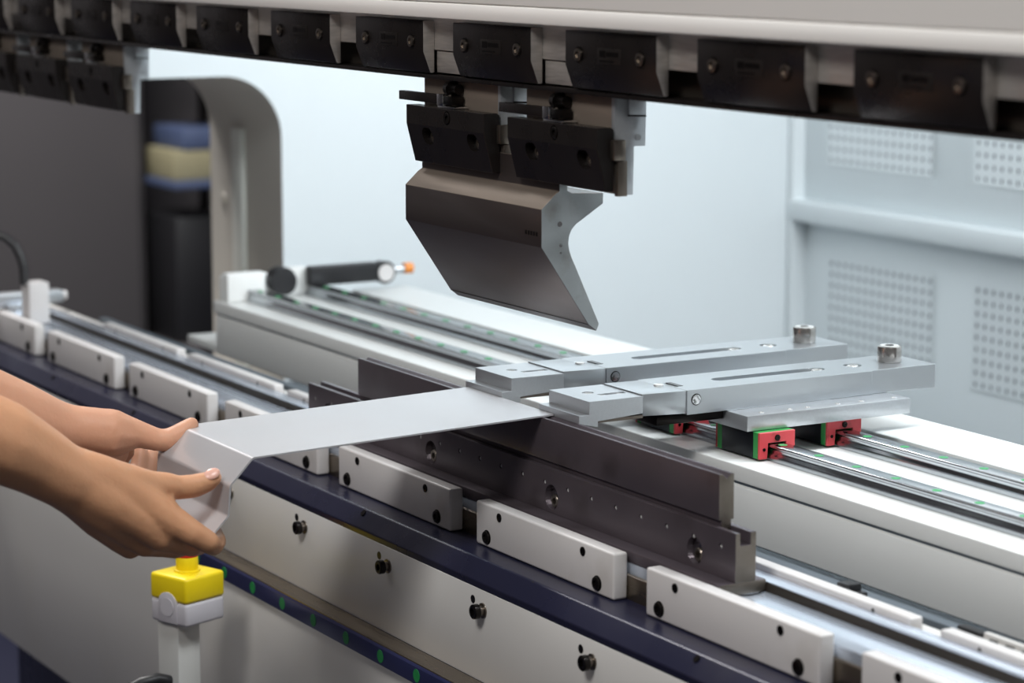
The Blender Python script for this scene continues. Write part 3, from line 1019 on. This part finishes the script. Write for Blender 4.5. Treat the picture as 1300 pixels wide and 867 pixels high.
# left arm: palm side of the thumb ball to the camera
lh = [
    ch((-340, 385, 2260, 47), (-160, 455, 2345, 45), (-40, 507, 2418, 40), (20, 526, 2447, 34), (62, 541, 2466, 29), (85, 546, 2476, 26)),
    # thumb ball and palm
    ch((75, 541, 2470, 23), (105, 546, 2480, 24.5), (135, 550, 2490, 25), (158, 552, 2498, 18)),
    ch((85, 556, 2480, 24), (120, 566, 2496, 20), (145, 574, 2508, 15)),
    ch((80, 564, 2486, 20), (110, 580, 2506, 18), (135, 590, 2520, 14)),
    ch((90, 545, 2494, 20), (130, 556, 2514, 18), (155, 572, 2530, 13)),
    # thumb
    ch((140, 545, 2490, 21), (160, 548, 2498, 16.5), (178, 552, 2503, 13.6), (198, 558, 2508, 11.8), (212, 559, 2511, 11.6), (226, 553, 2514, 11.6), (237, 545, 2517, 10), (243, 539, 2519, 7.8)),
    # fingers round the end of the sheet
    ch((140, 584, 2524, 12.5), (160, 606, 2538, 10.5), (174, 600, 2550, 9.4), (177, 584, 2556, 8.6), (178, 573, 2560, 7.4)),
    ch((134, 590, 2520, 12.5), (160, 618, 2536, 10.5), (184, 612, 2556, 9.4), (192, 592, 2564, 8.6), (194, 577, 2568, 7.4)),
    ch((126, 594, 2516, 12), (150, 626, 2528, 10), (176, 630, 2550, 9), (200, 618, 2570, 8.4), (214, 602, 2584, 7.2)),
    ch((118, 594, 2510, 11), (138, 630, 2518, 9.2), (160, 640, 2538, 8.2), (182, 634, 2560, 7.6), (198, 622, 2576, 6.6)),
]
la = blob(lh, 'left_arm', SKINP, person, 2.0, 7, 0.5, (at(60, 540, 2466), at(130, 560, 2500)))

# the rest of the operator, standing in front of the machine
P3 = Vector
RE, LE = at(-330, 440, 2110), at(-340, 385, 2260)
RS, LS = P3((40, -985, 1395)), P3((-345, -975, 1395))
shirt = [
    [(P3((-230, -1000, 960)), 105), (P3((-230, -1000, 1120)), 108), (P3((-235, -995, 1290)), 112), (P3((-235, -990, 1350)), 90)],
    [(P3((-75, -1000, 960)), 105), (P3((-75, -1000, 1120)), 108), (P3((-70, -1000, 1290)), 112), (P3((-70, -995, 1350)), 90)],
    [(RS, 68), (P3((-152, -995, 1425)), 62), (LS, 68)],
    [(RS, 66), (RS.lerp(RE, 0.45), 60), (RS.lerp(RE, 0.62), 60)],
    [(LS, 66), (LS.lerp(LE, 0.45), 60), (LS.lerp(LE, 0.62), 60)],
]
blob(shirt, 'shirt', CLOTH, person, 11, 4)
for nm, S_, E_, x_ in (('upper_arm', RS, RE, 0), ('upper_arm', LS, LE, 0)):
    blob([[(S_.lerp(E_, 0.3), 48), (E_, 46)]], nm, SKIN, person, 6, 3)
legs = [
    [(P3((-230, -1000, 940)), 100), (P3((-250, -1000, 860)), 98), (P3((-260, -1000, 520)), 66), (P3((-265, -1000, 110)), 50)],
    [(P3((-75, -1000, 940)), 100), (P3((-60, -1000, 860)), 98), (P3((-50, -1000, 520)), 66), (P3((-45, -1000, 110)), 50)],
]
blob(legs, 'trousers', TROUS, person, 11, 4)
for x in (-266, -44):
    blob([[(P3((x, -1020, 46)), 44), (P3((x, -930, 40)), 40), (P3((x, -850, 34)), 33)]], 'shoe', BLACKP, person, 6, 3)
hd = [
    [(P3((-152, -990, 1410)), 56), (P3((-152, -975, 1500)), 54)],
    [(P3((-152, -985, 1615)), 84), (P3((-152, -955, 1600)), 82)],
    [(P3((-152, -935, 1560)), 62), (P3((-152, -915, 1528)), 40)],
    [(P3((-152, -868, 1590)), 9), (P3((-152, -856, 1562)), 13)],
    [(P3((-240, -975, 1600)), 9), (P3((-243, -985, 1570)), 14)],
    [(P3((-64, -975, 1600)), 9), (P3((-61, -985, 1570)), 14)],
    [(P3((-172, -872, 1537)), 8), (P3((-132, -872, 1537)), 8)],
]
hh = blob(hd, 'head', SKIN, person, 5, 3)
for x in (-184, -120):
    MB().cyl((x, -884, 1600), 12, 6, 'Y', 16, bev=2).build('eye', BLACKP, hh)
blob([[(P3((-152, -1000, 1640)), 88), (P3((-152, -965, 1655)), 78)], [(P3((-152, -1020, 1600)), 78), (P3((-152, -1020, 1560)), 62)]], 'hair', HAIRM, person, 7, 3)
